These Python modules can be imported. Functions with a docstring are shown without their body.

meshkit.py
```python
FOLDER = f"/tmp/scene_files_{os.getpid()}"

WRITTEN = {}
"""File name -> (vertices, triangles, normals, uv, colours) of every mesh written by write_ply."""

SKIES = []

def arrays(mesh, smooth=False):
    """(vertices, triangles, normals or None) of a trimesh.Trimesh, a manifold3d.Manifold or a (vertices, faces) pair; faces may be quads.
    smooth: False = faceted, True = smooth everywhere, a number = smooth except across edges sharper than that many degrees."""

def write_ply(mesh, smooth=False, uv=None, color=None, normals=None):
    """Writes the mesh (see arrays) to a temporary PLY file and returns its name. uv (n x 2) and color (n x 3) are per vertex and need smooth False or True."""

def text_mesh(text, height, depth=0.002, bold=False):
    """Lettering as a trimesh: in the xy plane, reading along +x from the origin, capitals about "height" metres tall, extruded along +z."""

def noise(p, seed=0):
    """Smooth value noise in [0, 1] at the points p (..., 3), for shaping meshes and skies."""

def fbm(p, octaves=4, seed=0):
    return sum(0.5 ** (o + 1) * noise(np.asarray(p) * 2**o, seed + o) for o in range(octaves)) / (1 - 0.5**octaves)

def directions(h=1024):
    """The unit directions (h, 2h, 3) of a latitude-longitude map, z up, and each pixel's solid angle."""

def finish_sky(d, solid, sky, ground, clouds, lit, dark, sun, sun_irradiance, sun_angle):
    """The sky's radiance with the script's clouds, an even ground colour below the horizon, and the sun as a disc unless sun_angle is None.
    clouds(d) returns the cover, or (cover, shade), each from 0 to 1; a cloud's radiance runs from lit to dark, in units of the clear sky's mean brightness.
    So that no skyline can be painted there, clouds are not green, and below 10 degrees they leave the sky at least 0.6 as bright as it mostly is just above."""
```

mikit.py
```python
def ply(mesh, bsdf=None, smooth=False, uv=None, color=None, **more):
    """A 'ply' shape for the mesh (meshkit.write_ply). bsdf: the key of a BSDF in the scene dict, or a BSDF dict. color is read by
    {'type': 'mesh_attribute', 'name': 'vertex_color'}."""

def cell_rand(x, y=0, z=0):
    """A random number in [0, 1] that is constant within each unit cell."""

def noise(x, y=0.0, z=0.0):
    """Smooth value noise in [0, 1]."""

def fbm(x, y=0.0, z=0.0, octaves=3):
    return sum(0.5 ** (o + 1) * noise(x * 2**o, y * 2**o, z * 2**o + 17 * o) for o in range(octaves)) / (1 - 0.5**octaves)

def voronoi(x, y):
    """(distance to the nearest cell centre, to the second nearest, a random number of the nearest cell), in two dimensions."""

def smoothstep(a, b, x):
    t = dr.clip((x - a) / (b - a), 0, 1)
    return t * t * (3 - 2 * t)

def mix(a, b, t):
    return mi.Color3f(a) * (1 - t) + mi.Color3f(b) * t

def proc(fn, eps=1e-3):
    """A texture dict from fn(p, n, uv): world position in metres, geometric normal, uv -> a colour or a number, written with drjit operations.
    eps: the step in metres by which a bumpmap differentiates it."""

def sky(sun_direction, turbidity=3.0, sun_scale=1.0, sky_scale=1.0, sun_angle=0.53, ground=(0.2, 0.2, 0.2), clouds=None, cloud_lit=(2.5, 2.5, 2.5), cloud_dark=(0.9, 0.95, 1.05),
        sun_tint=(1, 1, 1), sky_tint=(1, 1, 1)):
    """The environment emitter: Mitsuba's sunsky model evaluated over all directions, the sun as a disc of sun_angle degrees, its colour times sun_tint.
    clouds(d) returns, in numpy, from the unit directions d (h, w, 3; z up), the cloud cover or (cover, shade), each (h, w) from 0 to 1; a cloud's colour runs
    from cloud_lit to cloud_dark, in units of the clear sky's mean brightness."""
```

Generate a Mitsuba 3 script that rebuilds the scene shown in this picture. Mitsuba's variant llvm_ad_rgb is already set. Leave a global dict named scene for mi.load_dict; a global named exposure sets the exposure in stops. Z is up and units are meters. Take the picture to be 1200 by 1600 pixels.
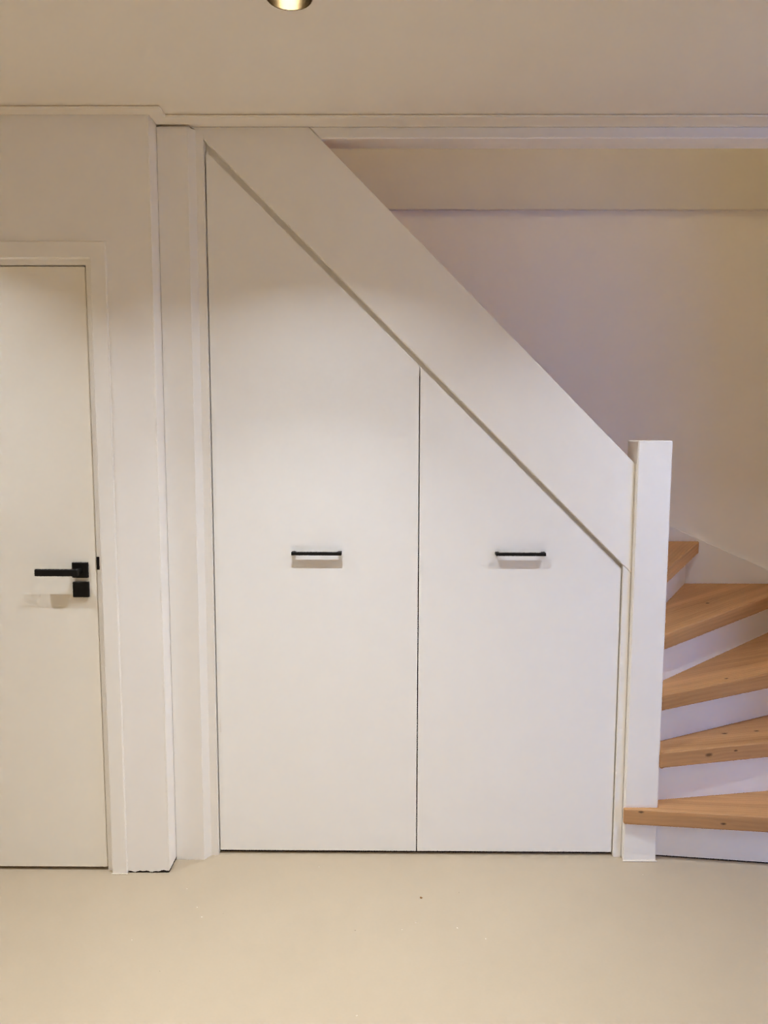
import math
import random
import numpy as np
import trimesh
import drjit as dr
import mitsuba as mi
import mikit
from mikit import noise, fbm, smoothstep, mix, cell_rand
from shapely.geometry import Polygon, box, LineString, Point
from shapely.ops import split as shp_split
from shapely import affinity

random.seed(7)
T = mi.ScalarTransform4f
scene, labels = {}, {}

# ------------------------------------------------------------------ camera, exposure
CAM_H, PITCH, YAW, ROLL, FOCAL = 1.5126, 0.1055, -0.0065, 0.0021, 1202.0   # metres, radians, pixels at 1200 wide
fwd = np.array([math.sin(YAW) * math.cos(PITCH), math.cos(YAW) * math.cos(PITCH), -math.sin(PITCH)])
rgt = np.array([math.cos(YAW), -math.sin(YAW), 0.0])
upv = np.cross(rgt, fwd)
upv = -math.sin(ROLL) * rgt + math.cos(ROLL) * upv
eye = np.array([0.0, 0.0, CAM_H])
scene['camera'] = {'type': 'perspective', 'fov': math.degrees(2 * math.atan(600 / FOCAL)), 'fov_axis': 'x', 'near_clip': 0.05,
                   'to_world': T().look_at(origin=eye.tolist(), target=(eye + fwd).tolist(), up=upv.tolist())}
exposure = -0.03

# ------------------------------------------------------------------ light levels
LED = (0.92, 1.00, 1.10)             # the neutral lamps along the cupboard
WARM = (1.03, 1.00, 0.92)            # the lamps further back
BULB = 13.0
WINDOW_COLOR = (1.2, 3.1, 9.3)       # blue-hour daylight behind the frosted window
STAIR_LAMP = (21.5, 18.0, 11.5)
# the recessed spotlights: x, y, strength of the beam and of the wider spill around it (W/sr), colour
LAMP_SPOTS = [(-0.23, 1.86, 7.4, 4.7, LED), (-1.55, 1.86, 0.5, 5.6, LED), (1.09, 1.86, 0.4, 5.6, LED),
              (-0.95, 0.45, 7.8, 3.8, WARM), (0.45, 0.45, 7.8, 3.8, WARM), (-0.95, -1.5, 12.0, 5.0, WARM), (0.45, -1.5, 12.0, 5.0, WARM)]

# ------------------------------------------------------------------ helpers


def mat(key, **kw):
    scene[key] = {'type': 'twosided', 'bsdf': {'type': 'principled', **kw}}


def rgb(*c):
    return {'type': 'rgb', 'value': list(c)}


def obj(key, mesh, bsdf, label=None, cat=None, group=None, kind=None, smooth=False, **more):
    """One entry of the scene; a key that is taken gets a three-digit number."""
    k, n = key, 0
    while k in scene:
        n += 1
        k = f'{key}_{n:03d}'
    scene[k] = mikit.ply(mesh, bsdf, smooth=smooth, **more)
    tag = {a: b for a, b in (('label', label), ('category', cat), ('group', group), ('kind', kind)) if b}
    if tag:
        labels[k] = tag
    return k


def cbox(x0, x1, y0, y1, z0, z1, c=0.0):
    """A box with its edges chamfered by c (the hull of three shrunken boxes)."""
    if c <= 0:
        m = trimesh.creation.box(extents=(x1 - x0, y1 - y0, z1 - z0))
        m.apply_translation(((x0 + x1) / 2, (y0 + y1) / 2, (z0 + z1) / 2))
        return m
    pts = []
    for a in range(3):
        s = [c, c, c]
        s[a] = 0
        for i in np.ndindex(2, 2, 2):
            pts.append([(x0 + s[0], x1 - s[0])[i[0]], (y0 + s[1], y1 - s[1])[i[1]], (z0 + s[2], z1 - s[2])[i[2]]])
    return trimesh.Trimesh(np.array(pts)).convex_hull


def prism(poly, z0, z1, c=0.0):
    """A polygon of the plan (x, y) raised from z0 to z1; with c its upper and lower edges are chamfered."""
    if c <= 0:
        m = trimesh.creation.extrude_polygon(poly, z1 - z0, engine='earcut')
        m.apply_translation((0, 0, z0))
        return m
    mid = trimesh.creation.extrude_polygon(poly, z1 - z0 - 2 * c, engine='earcut')
    mid.apply_translation((0, 0, z0 + c))
    return loft(poly, c, z0, z1)


def loft(poly, c, z0, z1):
    """Chamfered prism of a simple polygon without holes: four rings joined by side quads, two caps."""
    from shapely.geometry.polygon import orient
    outer = orient(poly)
    p = np.array(outer.exterior.coords)[:-1]
    n = len(p)
    e0, e1 = p - np.roll(p, 1, 0), np.roll(p, -1, 0) - p
    e0 = e0 / np.linalg.norm(e0, axis=1)[:, None]
    e1 = e1 / np.linalg.norm(e1, axis=1)[:, None]
    n0, n1 = np.stack([-e0[:, 1], e0[:, 0]], 1), np.stack([-e1[:, 1], e1[:, 0]], 1)
    b = (n0 + n1)
    b = b / np.maximum((b * n0).sum(1), 0.2)[:, None]
    inner = p + c * b
    rings = [np.c_[inner, np.full(n, z0)], np.c_[p, np.full(n, z0 + c)], np.c_[p, np.full(n, z1 - c)], np.c_[inner, np.full(n, z1)]]
    v = np.vstack(rings)
    f = []
    for r in range(3):
        for i in range(n):
            j = (i + 1) % n
            f += [[r * n + i, r * n + j, (r + 1) * n + j], [r * n + i, (r + 1) * n + j, (r + 1) * n + i]]
    cv, cf = trimesh.creation.triangulate_polygon(Polygon(inner), engine='earcut')
    idx = [int(np.argmin(((inner - q) ** 2).sum(1))) for q in cv]
    for t in cf:
        a = [idx[k] for k in t]
        q = inner[a]
        if (q[1, 0] - q[0, 0]) * (q[2, 1] - q[0, 1]) - (q[1, 1] - q[0, 1]) * (q[2, 0] - q[0, 0]) < 0:
            a = a[::-1]
        f.append([3 * n + k for k in a])
        f.append(a[::-1])
    return trimesh.Trimesh(v, np.array(f), process=False)


def front(poly, y0, y1, c=0.0):
    """A polygon of the elevation (x, z) made a board from its front y0 to its back y1."""
    m = prism(poly, 0, y1 - y0, c)
    v = m.vertices
    f = m.faces
    return trimesh.Trimesh(np.c_[v[:, 0], y0 + v[:, 2], v[:, 1]], f[:, ::-1], process=False)


def side(poly, x0, x1):
    """A polygon of the side elevation (y, z) made a board from x0 to x1."""
    m = prism(poly, 0, x1 - x0)
    v = m.vertices
    return trimesh.Trimesh(np.c_[x0 + v[:, 2], v[:, 0], v[:, 1]], m.faces, process=False)


def join(*ms):
    return trimesh.util.concatenate(ms)


def lathe(profile, sections=64):
    """(radius, z) pairs turned about the z axis."""
    return trimesh.creation.revolve(np.array(profile, float), sections=sections)


# ------------------------------------------------------------------ materials
def mottled(base, amount, size):
    def fn(p, n, uv):
        t = fbm(p.x * size + 3.1, p.y * size + 7.7, p.z * size, 4)
        return mi.Color3f(base) * (1 + amount * (t - 0.5))
    return mikit.proc(fn)


mat('wall_paint', base_color=mottled((0.84, 0.815, 0.78), 0.05, 2.3), roughness=0.62, specular=0.35)
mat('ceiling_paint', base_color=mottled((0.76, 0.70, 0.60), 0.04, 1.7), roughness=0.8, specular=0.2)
mat('stair_wall_paint', base_color=mottled((0.90, 0.865, 0.815), 0.04, 2.0), roughness=0.62, specular=0.3)
mat('beam_paint', base_color=rgb(0.74, 0.70, 0.635), roughness=0.6, specular=0.3)
mat('trim_paint', base_color=rgb(0.85, 0.825, 0.78), roughness=0.42, specular=0.5)
mat('cabinet_paint', base_color=rgb(0.85, 0.835, 0.805), roughness=0.45, specular=0.45)
mat('door_paint', base_color=rgb(0.84, 0.80, 0.71), roughness=0.4, specular=0.5)
mat('black_metal', base_color=rgb(0.006, 0.005, 0.0045), roughness=0.5, specular=0.22)
mat('dark_gap', base_color=rgb(0.02, 0.016, 0.012), roughness=0.9, specular=0.1)
mat('sealant', base_color=rgb(0.66, 0.60, 0.50), roughness=0.5)
mat('brass', base_color=rgb(0.22, 0.15, 0.07), metallic=1.0, roughness=0.28)
mat('brown_crumb', base_color=rgb(0.24, 0.13, 0.05), roughness=0.8)
mat('white_flake', base_color=rgb(0.95, 0.93, 0.88), roughness=0.6)
mat('grey_grit', base_color=rgb(0.33, 0.26, 0.19), roughness=0.8)


def floor_color(p, n, uv):
    t = fbm(p.x * 1.1 + 5, p.y * 1.1 + 2, 0.3, 4)
    s = fbm(p.x * 9, p.y * 9, 1.7, 3)
    fine = noise(p.x * 260, p.y * 260, 0.5)
    return mi.Color3f(0.44, 0.36, 0.255) * (1 + 0.10 * (t - 0.5) + 0.05 * (s - 0.5) + 0.035 * (fine - 0.5))


mat('floor_screed', base_color=mikit.proc(floor_color), roughness=0.48, specular=0.35)

KNOTS = []          # (u, v, size) in the oak's own coordinates, filled in by the treads below


def oak_color(p, n, uv):
    u, v = uv.x, uv.y
    board = dr.floor(v / 0.085 + 0.4)
    tone = cell_rand(board, dr.floor(u / 10.0), 3)
    warp = 0.05 * (fbm(u * 1.6, v * 9.0, board * 3.7, 3) - 0.5)
    swell, dark = mi.Float(0), mi.Float(0)
    for ku, kv, ks in KNOTS:
        d = dr.sqrt(dr.square((u - ku) * 0.45) + dr.square(v - kv)) / ks
        swell += dr.exp(-dr.square(d * 0.5)) * ks * 0.9
        dark = dr.maximum(dark, 1 - smoothstep(0.25, 1.0, d))
    w = v + warp + swell
    ring = 0.5 + 0.5 * dr.sin(w * 420 + 5 * fbm(u * 2.2, w * 30, 1.0, 2))
    pore = noise(u * 45, w * 900, 2.0)
    broad = fbm(u * 1.3, w * 26, 6.0, 3)
    c = mix((0.43, 0.215, 0.085), (0.64, 0.35, 0.155), dr.clip(0.22 + 1.15 * (broad - 0.3) + 0.2 * ring, 0, 1))
    c = c * (0.82 + 0.15 * tone) * (0.93 + 0.09 * pore)
    return c * (1 - 0.72 * dark)


# ------------------------------------------------------------------ the room's shell
ZC = 2.49                      # ceiling
YW = 2.492                     # wall with the door
YB = 3.60                      # wall beyond the stairs
XL, XR, YR = -3.2, 2.95, -3.6   # side walls, wall behind the camera
XS = 1.93                      # wall to the right of the stairs
XK = -0.75                     # free corner of the door wall

obj('floor', prism(box(XL - .1, YR - .1, XR + .1, YB + .1), -0.1, 0), 'floor_screed', kind='structure', label='smooth beige poured floor')

plan = box(XL - .1, YR - .1, XR + .1, YB + .1).difference(box(-0.65, 2.70, XS, YB + .2))
R_LAMP = 0.052
for x, y, *_ in LAMP_SPOTS:
    plan = plan.difference(Point(x, y).buffer(R_LAMP + 0.001, quad_segs=16))
obj('ceiling', prism(plan, ZC, ZC + 0.26), 'ceiling_paint', kind='structure', label='plain off-white plaster ceiling')

# the wall with the door: its free right end stands 8 cm proud of the cabinet's post
DX0, DX1, DZ = -1.80, -0.969, 2.03
FX = -0.893                    # outer edge of the door frame
wall = Polygon([(XL, 0.007), (-1.876, 0.007), (-1.876, 2.101), (FX, 2.101), (FX, 0.007)] +
               [(FX + (XK - FX) * t, 0.006 + 0.0035 * math.sin(9 * t) * math.sin(23 * t + 1) + .005 * t ** 6) for t in np.linspace(0.04, 1, 22)] +
               [(XK, ZC), (XL, ZC)])
obj('wall_front', front(wall, YW, YW + 0.09), 'wall_paint', kind='structure', label='white plastered wall around the door')
obj('wall_front__corner_bead', cbox(XK - 0.0045, XK + 0.0012, YW - 0.0012, YW + 0.0045, 0.012, ZC - 0.03, 0.001), 'trim_paint')
obj('wall_front__floor_joint', prism(Polygon([(FX + .004, YW + .002), (XK - .002, YW + .002), (XK - .002, YW + .082), (XK - .03, YW + .082), (XK - .03, YW + .03), (FX + .004, YW + .03)]), 0.0002, 0.015),
    'dark_gap', label='dark open joint along the floor')
obj('wall_back', cbox(XL, XR, YB, YB + .1, 0, 5.0), 'stair_wall_paint', kind='structure', label='plain wall behind the stairs')
obj('wall_left', cbox(XL - .1, XL, YR, YB, 0, ZC), 'wall_paint', kind='structure')
obj('wall_rear', cbox(XL, XR, YR - .1, YR, 0, ZC), 'wall_paint', kind='structure')
HY0, HY1, HZ = 0.70, 1.60, 2.10          # doorway in the right-hand wall, to the hall
WX0, WX1, WZ0, WZ1 = 2.16, 2.86, 0.30, 2.00   # the hall's window
YH = 0.20
obj('wall_right', join(side(Polygon([(YR, 0), (HY0, 0), (HY0, HZ), (HY1, HZ), (HY1, 0), (YB, 0), (YB, ZC), (YR, ZC)]), XS, XS + .10), cbox(XS, XS + .1, 0.5, YB, ZC + .26, 5.0)), 'wall_paint', kind='structure', label='white wall to the right of the stairs with a doorway')
obj('wall_hall', join(cbox(XR, XR + .1, YH, 2.6, 0, ZC), cbox(XS + .1, XR, 2.50, 2.60, 0, ZC)), 'wall_paint', kind='structure')
obj('wall_hall_front', front(Polygon([(XS + .1, 0), (XR, 0), (XR, ZC), (XS + .1, ZC)], [[(WX0, WZ0), (WX1, WZ0), (WX1, WZ1), (WX0, WZ1)]]), YH - .2, YH), 'wall_paint', kind='structure')
obj('wall_stairs_left', cbox(-0.75, -0.65, 2.60, YB, 0, 5.0), 'wall_paint', kind='structure')
obj('wall_upstairs', join(cbox(-0.75, XS + .1, 0.4, 0.5, ZC + .26, 5.0), cbox(-0.75, -0.65, 0.5, 2.60, ZC + .26, 5.0)), 'wall_paint', kind='structure')
obj('ceiling_upstairs', cbox(-0.75, XS + .1, 0.4, YB + .1, 5.0, 5.1), 'ceiling_paint', kind='structure')

# daylight: a frosted window in the hall beyond the doorway on the right
Y0, Y1 = YH - .16, YH - .08
win = join(cbox(WX0, WX0 + .06, Y0, Y1, WZ0, WZ1, .004), cbox(WX1 - .06, WX1, Y0, Y1, WZ0, WZ1, .004),
           cbox(WX0 + .06, WX1 - .06, Y0, Y1, WZ0, WZ0 + .06, .004), cbox(WX0 + .06, WX1 - .06, Y0, Y1, WZ1 - .06, WZ1, .004))
obj('window_1', win, 'trim_paint', kind='structure', label='tall window with white frame and frosted daylit glass')
P0 = YH - .12
pane = trimesh.Trimesh([(WX0 + .06, P0, WZ0 + .06), (WX1 - .06, P0, WZ0 + .06), (WX1 - .06, P0, WZ1 - .06), (WX0 + .06, P0, WZ1 - .06)], [[0, 2, 1], [0, 3, 2]], process=False)
obj('window_1__pane', pane, 'trim_paint', label='frosted pane lit by daylight', emitter={'type': 'area', 'radiance': rgb(*WINDOW_COLOR)})

# ceiling trims
cove = Polygon([(XL, 2.437), (-0.697, 2.437), (-0.697, 2.503), (XS, 2.503), (XS, 2.566), (XK + .002, 2.566), (XK + .002, YW - .001), (XL, YW - .001)])
obj('trim_1', loft(cove, 0.004, ZC - 0.009, ZC - 0.0002), 'ceiling_paint', kind='structure', label='flat white moulding along the ceiling edge')
LOW0, LOWS = 2.452 + (-0.606) * 0.991, -0.991          # lower edge of the stairs' side panel: z = LOW0 + LOWS x
UP0, UPS = 2.492 + (-0.266) * 0.9927, -0.9927          # upper edge


def low(x):
    return LOW0 + LOWS * x


def upz(x):
    return UP0 + UPS * x


def upx(z):
    return (z - UP0) / UPS


YP = 2.605                     # face of the side panel
zt0 = 2.454
lining = Polygon([(upx(ZC) + .002, ZC), (upx(zt0) + .002, zt0), (XS, zt0), (XS, ZC)])
obj('trim_2', front(lining, YP + .001, 2.70, 0.003), 'trim_paint', kind='structure', label='white lining board of the stairwell opening')
obj('trim_3', cbox(-0.65, XS, YB - .022, YB, 2.50, 2.765, 0.002), 'beam_paint', kind='structure', label='white board covering the floor edge above the stairs')

# ------------------------------------------------------------------ door on the left
obj('door_1', cbox(DX0, DX1, 2.507, 2.547, 0.0105, DZ, 0.0025), 'door_paint', kind='structure', label='cream flush door with black lever handle')


def portal(x0, x1, z1, w):
    """A door-frame outline in elevation, w wide, around the opening x0..x1 below z1, open at the floor."""
    return Polygon([(x0 - w, 0), (x0, 0), (x0, z1), (x1, z1), (x1, 0), (x1 + w, 0), (x1 + w, z1 + w), (x0 - w, z1 + w)])


lip = front(portal(DX0 - .0035, DX1 + .0035, DZ + .0035, .022), 2.5045, 2.58, .001)
face = front(portal(DX0 - .0245, DX1 + .0245, DZ + .0205, FX - DX1 - .0245), 2.4835, 2.575, .003)
obj('door_1__frame', join(lip, face), 'trim_paint', label='white door frame')
obj('door_1__frame__strike_plate', cbox(DX1 + .003, DX1 + .0125, 2.5025, 2.508, 1.053, 1.096, 0.001), 'black_metal', label='black strike plate')
obj('door_1__frame__sealant', join(cbox(FX - .054, FX + .001, 2.480, 2.486, 0.0, 0.003, .001)), 'sealant')
obj('door_1__rosette', cbox(-1.0465, -0.9935, 2.498, 2.5072, 1.026, 1.0775, 0.0015), 'black_metal', label='square black rosette')
obj('door_1__escutcheon', cbox(-1.046, -0.993, 2.497, 2.5072, 0.961, 1.0125, 0.0015), 'black_metal', label='square black lock cover')
neck = trimesh.creation.cylinder(radius=0.0095, height=0.046, sections=32)
neck.apply_transform(trimesh.transformations.rotation_matrix(math.pi / 2, (1, 0, 0)))
neck.apply_translation((-1.020, 2.477, 1.051))
bend = cbox(-1.034, -1.010, 2.4575, 2.4685, 1.0395, 1.0615, 0.003)
lever = cbox(-1.1525, -1.012, 2.4575, 2.4685, 1.0385, 1.0615, 0.002)
obj('door_1__lever', join(neck, bend, lever), 'black_metal', label='black lever handle pointing left')

# ------------------------------------------------------------------ built-in cupboard under the stairs
cup = 'understair_cupboard'
labels[cup] = {'label': 'white built-in cupboard under the stairs with two slanted doors and black bar handles', 'category': 'cupboard'}
YD = 2.617
dz = lambda x: 2.426 - 0.983 * (x + 0.608)
post = Polygon([(-0.7485, 2.575), (-0.651, 2.575), (-0.648, 2.578), (-0.634, 2.600), (-0.631, 2.604), (-0.606, 2.604), (-0.606, 2.66), (-0.7485, 2.66)])
obj(cup + '__post', prism(post, 0, ZC - .0115), 'trim_paint', label='wide white stepped post at the left')
obj(cup + '__post', front(Polygon([(0.8035, 0), (0.8305, 0), (0.8305, low(.8305) - .001), (0.8035, low(.8035) - .001)]), 2.606, 2.66, .001), 'trim_paint', label='narrow white post beside the newel')
obj(cup + '__slanted_rail', front(Polygon([(-0.605, low(-.605) + .01), (-0.605, dz(-.605) - .03), (0.803, dz(.803) - .03), (0.803, low(.803) + .01)]), 2.6405, 2.66), 'trim_paint')
obj(cup + '__plinth', cbox(-0.604, 0.802, 2.632, 2.645, 0.0005, 0.05), 'dark_gap', label='dark recessed plinth')


def cup_door(x0, x1, hx):
    poly = Polygon([(x0, 0.0125), (x1, 0.0125), (x1, dz(x1)), (x0, dz(x0))])
    d = obj(cup + '__door', front(poly, YD, YD + .018, .0012), 'cabinet_paint')
    s, w, t = 0.021, 0.0855, 0.0055
    bar = cbox(hx - w, hx + w, YD - s - t, YD - s + t, 1.0885, 1.0995, .0012)
    ends = [cbox(hx + q - .0065, hx + q + .0065, YD - s + t - .002, YD + .0002, 1.0880, 1.1000, .0012) for q in (-w + .0065, w - .0065)]
    obj(d + '__handle', join(bar, *ends), 'black_metal', label='black bar handle')
    return d


labels[cup_door(-0.602, 0.1005, -0.2475)] = {'label': 'tall left door with slanted top'}
labels[cup_door(0.1040, 0.8000, 0.4500)] = {'label': 'lower right door with slanted top'}
obj(cup + '__carcass', join(cbox(-.64, .83, 3.2, 3.21, 0, 1.0), cbox(-.604, .802, 2.6405, 2.642, 0.05, 1.0)), 'dark_gap')

# ------------------------------------------------------------------ staircase
st = 'staircase'
labels[st] = {'label': 'winding staircase with oak treads, white risers, square newel post and slanted side panel', 'category': 'staircase'}
YN, NX0, NX1, NZ = 2.583, 0.832, 0.947, 1.481
newel = box(NX0, YN, NX1, YN + .116)
obj(st + '__side_panel', front(Polygon([(-0.645, ZC - .001), (-0.606, low(-.606)), (NX0, low(NX0)), (NX0, upz(NX0)), (upx(ZC - .001), ZC - .001)]), YP, 2.64, .002), 'trim_paint', label='wide white slanted side panel')
obj(st + '__newel_post', cbox(NX0, NX1, YN, YN + .116, 0.0, NZ, .0035), 'trim_paint', label='square white newel post')
obj(st + '__newel_post__sealant', cbox(NX0 - .003, NX1 + .002, YN - .007, YN + .001, 0, .004, .001), 'sealant')

RISE, TH = 0.2, 0.058
NOSE = {1: ((.827, 2.570), (1.303, 2.519)), 2: ((.946, 2.580), (1.367, 2.676)), 3: ((.953, 2.600), (1.436, 2.839)), 4: ((.975, 2.660), (1.646, 3.292)), 5: ((1.210, 3.147), (1.445, 3.565))}
RISER = {1: ((.959, 2.613), (1.336, 2.568)), 2: ((.967, 2.637), (1.394, 2.711)), 3: ((.982, 2.682), (1.496, 2.943)), 4: ((1.010, 2.757), (1.729, 3.443)), 5: ((1.165, 3.172), (1.397, 3.583)), 6: ((.835, 2.70), (.985, 3.58))}
NOSE[6] = ((.880, 2.69), (1.030, 3.572))
for i in range(7, 15):
    xr = 0.66 - 0.2 * (i - 7)
    RISER[i] = ((xr, 2.645), (xr, 3.57))
    NOSE[i] = ((xr + .045, 2.645), (xr + .045, 3.57))
FOOT = box(-0.648, 2.662, 0.9, YB - .021).union(box(0.826, 2.45, XS - .001, YB - .021))


def ahead(line, back=0.0):
    """The half plane on the upper side of a line across the stairs (to its left going from the newel outwards)."""
    a, b = np.array(line[0]), np.array(line[1])
    d = (b - a) / np.linalg.norm(b - a)
    n = np.array([-d[1], d[0]])
    a = a + n * back
    return Polygon([a - 6 * d, a + 6 * d, a + 6 * d + 9 * n, a - 6 * d + 9 * n])


oak_jobs = []
for i in range(1, 14):
    poly = FOOT.intersection(ahead(NOSE[i])).difference(ahead(RISER[i + 1], 0.015))
    nb = newel.buffer(.0004, join_style='mitre')
    if i <= 5:
        poly = poly.difference(nb)
        if i > 1:
            poly = poly.difference(box(0.5, 2.3, NX1 - .0005, YN + .117 if i > 3 else YN + .09))
            poly = poly.difference(box(0.5, 2.3, 0.9, 2.71))
        else:
            poly = poly.difference(box(0.5, YN - .0004, NX1, 2.8))
    else:
        poly = poly.difference(box(NX0 - .001, 2.3, 1.2, YN + .117)).difference(box(.3, 2.3, NX0, 2.662))
    if poly.geom_type != 'Polygon':
        poly = max(poly.geoms, key=lambda g: g.area)
    poly = Polygon(poly.exterior).simplify(.0005)
    a, b = np.array(NOSE[i][0]), np.array(NOSE[i][1])
    d = (b - a) / np.linalg.norm(b - a)
    m = loft(poly, .004, RISE * i - TH, RISE * i)
    rel = m.vertices[:, :2] - a
    u = 10.0 * i + 1 + rel @ d
    v = 1 + rel @ np.array([-d[1], d[0]]) + (m.vertices[:, 2] - RISE * i)     # the grain folds over the nosing
    oak_jobs.append((m, np.stack([u, v], 1)))
    if i == 1:
        for px, below in ((0.883, .009), (1.161, .035)):
            KNOTS.append((11 + (px - a[0]) * d[0], 1 - below, 0.006))
    if i == 2:
        for q, w, s in (((1.134, 0), .026, .009), ((1.239, 0), .02, .005), ((1.244, 2.754), None, .008), ((1.375, 2.78), None, .007)):
            r = np.array(q) - a
            KNOTS.append((21 + (q[0] - a[0]) / d[0], 1 - w, s) if w else (21 + r @ d, 1 + r @ np.array([-d[1], d[0]]), s))
KNOTS += [(31.35, 1.03, .006), (41.6, 1.12, .008), (31.75, 1.14, .008)]
mat('oak', base_color=mikit.proc(oak_color), roughness=0.55, specular=0.2)
for m, uv in oak_jobs:
    m.vertices  # one mesh per tread, its own grain
    tri = m.faces.reshape(-1)
    flat = trimesh.Trimesh(m.vertices[tri], np.arange(len(tri)).reshape(-1, 3), process=False)
    obj(st + '__tread', flat, 'oak', uv=uv[tri])
labels[st + '__tread'] = {'label': 'lowest oak tread, notched around the newel post'}

for i in range(1, 14):
    a, b = np.array(RISER[i][0]), np.array(RISER[i][1])
    strip = FOOT.intersection(ahead(RISER[i])).difference(ahead(RISER[i], .016)).difference(newel.buffer(.0006, join_style='mitre'))
    if i <= 4:
        strip = strip.difference(box(0.3, 2.3, NX1, 2.72))
    elif i == 5:
        strip = strip.difference(box(0.3, 2.3, 1.2, YN + .117))
    if strip.geom_type != 'Polygon':
        strip = max(strip.geoms, key=lambda g: g.area)
    z0 = RISE * (i - 1) + (.006 if i == 1 else .0002)
    obj(st + '__riser', prism(strip, z0, RISE * i - TH + .003), 'trim_paint')
    if i == 1:
        gap = FOOT.intersection(ahead(RISER[1], .004)).difference(ahead(RISER[1], .014)).difference(box(0.3, 2.3, NX1, 2.72))
        gap = max(getattr(gap, 'geoms', [gap]), key=lambda g: g.area)
        obj(st + '__floor_joint', prism(gap, 0.0002, .0062), 'dark_gap', label='dark open joint under the lowest riser')
sk = [(XS - .001, .80), (1.783, .866), (1.315, 1.071), (1.17, 1.135), (upx(ZC) + .05, 1.135 + 1.17 - upx(ZC) - .05), (-0.64, 2.49), (-0.64, 0), (XS - .001, 0)]
obj(st + '__wall_stringer', front(Polygon(sk), YB - .020, YB, .003), 'trim_paint', label='white stringer board along the wall')

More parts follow.
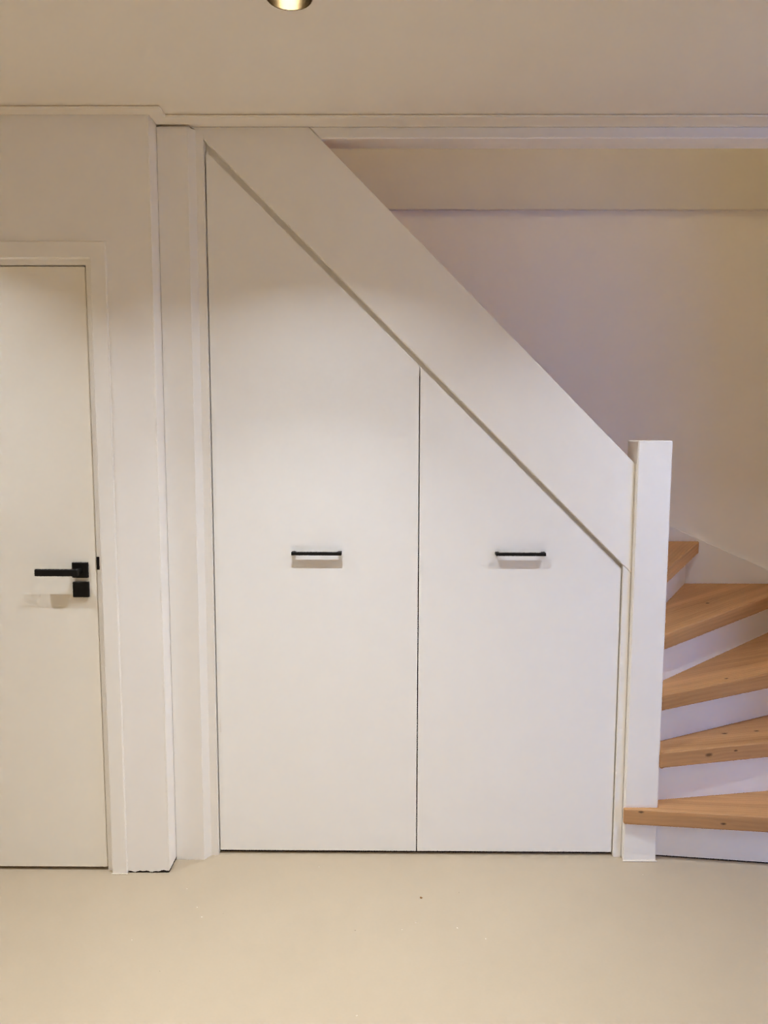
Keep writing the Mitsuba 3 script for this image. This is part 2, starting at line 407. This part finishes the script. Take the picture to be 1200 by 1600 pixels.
# ------------------------------------------------------------------ ceiling spotlights
Z0 = ZC
for j, (x, y, beam, spill, tint) in enumerate(LAMP_SPOTS):
    key = 'ceiling_spotlight' if j == 0 else f'ceiling_spotlight_{j:03d}'
    labels[key] = {'label': 'round brass recessed spotlight, lit, in the ceiling in front of the cupboard' if j == 0 else 'lit recessed ceiling spotlight elsewhere in the room', 'category': 'spotlight'}
    if j:
        labels[key]['group'] = 'other ceiling spotlights'
    D = 0.060
    refl = lathe([(R_LAMP, Z0 - .0012), (R_LAMP - .0015, Z0 - .0012), (R_LAMP - .002, Z0), (.0500, Z0 + .006), (.047, Z0 + .025), (.040, Z0 + D - .012), (.0300, Z0 + D), (.0300, Z0 + D + .02),
                  (.0320, Z0 + D + .02), (.0330, Z0 + D + .002), (.0420, Z0 + D - .010), (.0500, Z0 + .025), (R_LAMP, Z0 + .006), (R_LAMP, Z0 - .0012)])
    refl.apply_translation((x, y, 0))
    obj(key + '__reflector', refl, 'brass', smooth=35, label='brass reflector ring')
    bulb = lathe([(0, Z0 + .004), (.009, Z0 + .0047), (.015, Z0 + .008), (.0185, Z0 + .015), (.0185, Z0 + D + .008), (0, Z0 + D + .008)], 48)
    bulb.apply_translation((x, y, 0))
    obj(key + '__bulb', bulb, 'white_flake', label='glowing lamp', smooth=True, emitter={'type': 'area', 'radiance': rgb(*[BULB * c for c in tint])})
    for part, power, full, cut in (('beam', beam, 8.0, 40.0), ('spill', spill, 18.0, 57.0)):
        scene[key + '_' + part] = {'type': 'spot', 'to_world': T().look_at(origin=[x, y, Z0 + .001], target=[x, y, 0], up=[0, 1, 0]), 'intensity': rgb(*[power * c for c in tint]), 'beam_width': full, 'cutoff_angle': cut}
key = 'landing_lamp'
labels[key] = {'label': 'lit globe lamp on the ceiling above the stairs', 'category': 'lamp'}
gl = trimesh.creation.icosphere(subdivisions=3, radius=.16)
gl.apply_translation((1.2, 1.8, 4.81))
obj(key + '__globe', gl, 'white_flake', smooth=True, emitter={'type': 'area', 'radiance': rgb(*STAIR_LAMP)})
obj(key + '__ceiling_cap', lathe([(0, 5.0), (.05, 5.0), (.05, 4.985), (.03, 4.965), (0, 4.965)], 32).apply_translation((1.2, 1.8, 0)), 'brass')

# ------------------------------------------------------------------ crumbs on the floor


def chip(x, y, size, flat, seed):
    rng = np.random.default_rng(seed)
    p = rng.normal(size=(10, 3))
    p /= np.linalg.norm(p, axis=1)[:, None]
    p *= np.array([size, size * .7, size * flat]) * rng.uniform(.7, 1, (10, 1))
    m = trimesh.Trimesh(p).convex_hull
    m.apply_translation((x, y, -m.bounds[0, 2]))
    return m


WHITE = [((-0.666, 2.4), 'in front of the stepped white post'), ((-0.608, 2.301), 'left of two, near the tall cupboard door'),
         ((-0.58, 2.252), 'right of two, near the tall cupboard door'), ((-0.763, 2.141), 'farthest left, out in front of the wall end'),
         ((-0.241, 2.532), 'close to the foot of the tall cupboard door'), ((0.087, 2.231), 'a hand below the brown crumb'), ((0.043, 2.197), 'faint one below and left of the brown crumb'),
         ((0.213, 2.207), 'below and right of the brown crumb'), ((0.293, 2.157), 'in front of the handle of the lower cupboard door'), ((-0.079, 1.85), 'nearest the viewer, at the bottom of the picture'),
         ((0.873, 2.497), 'just in front of the newel post')]
GREY = [((-0.517, 2.269), 'left of the tall cupboard door, beside two white flakes'), ((-0.64, 2.009), 'farthest left, nearest the viewer'), ((-0.099, 2.192), 'in front of the tall cupboard door handle'),
        ((0.624, 2.36), 'farthest right, near the right end of the cupboard'), ((0.234, 2.388), 'right of the brown crumb')]
for i, ((x, y), where) in enumerate(WHITE):
    obj('paint_flake', chip(x, y, random.uniform(.0022, .0040), .35, 20 + i), 'white_flake', 'tiny white flake on the floor, ' + where, 'flake', 'white paint flakes on the floor')
for i, ((x, y), where) in enumerate(GREY):
    obj('grit', chip(x, y, random.uniform(.0018, .0030), .6, 60 + i), 'grey_grit', 'tiny dark speck on the floor, ' + where, 'grit', 'dark specks of grit on the floor')
crumb = chip(0, 0, .0085, .45, 5)
crumb.apply_transform(trimesh.transformations.rotation_matrix(1.35, (0, 0, 1)))
crumb.apply_translation((0.108, 2.359, 0))
obj('crumb', crumb, 'brown_crumb', 'small brown wood crumb lying on the floor in front of the cupboard', 'crumb')
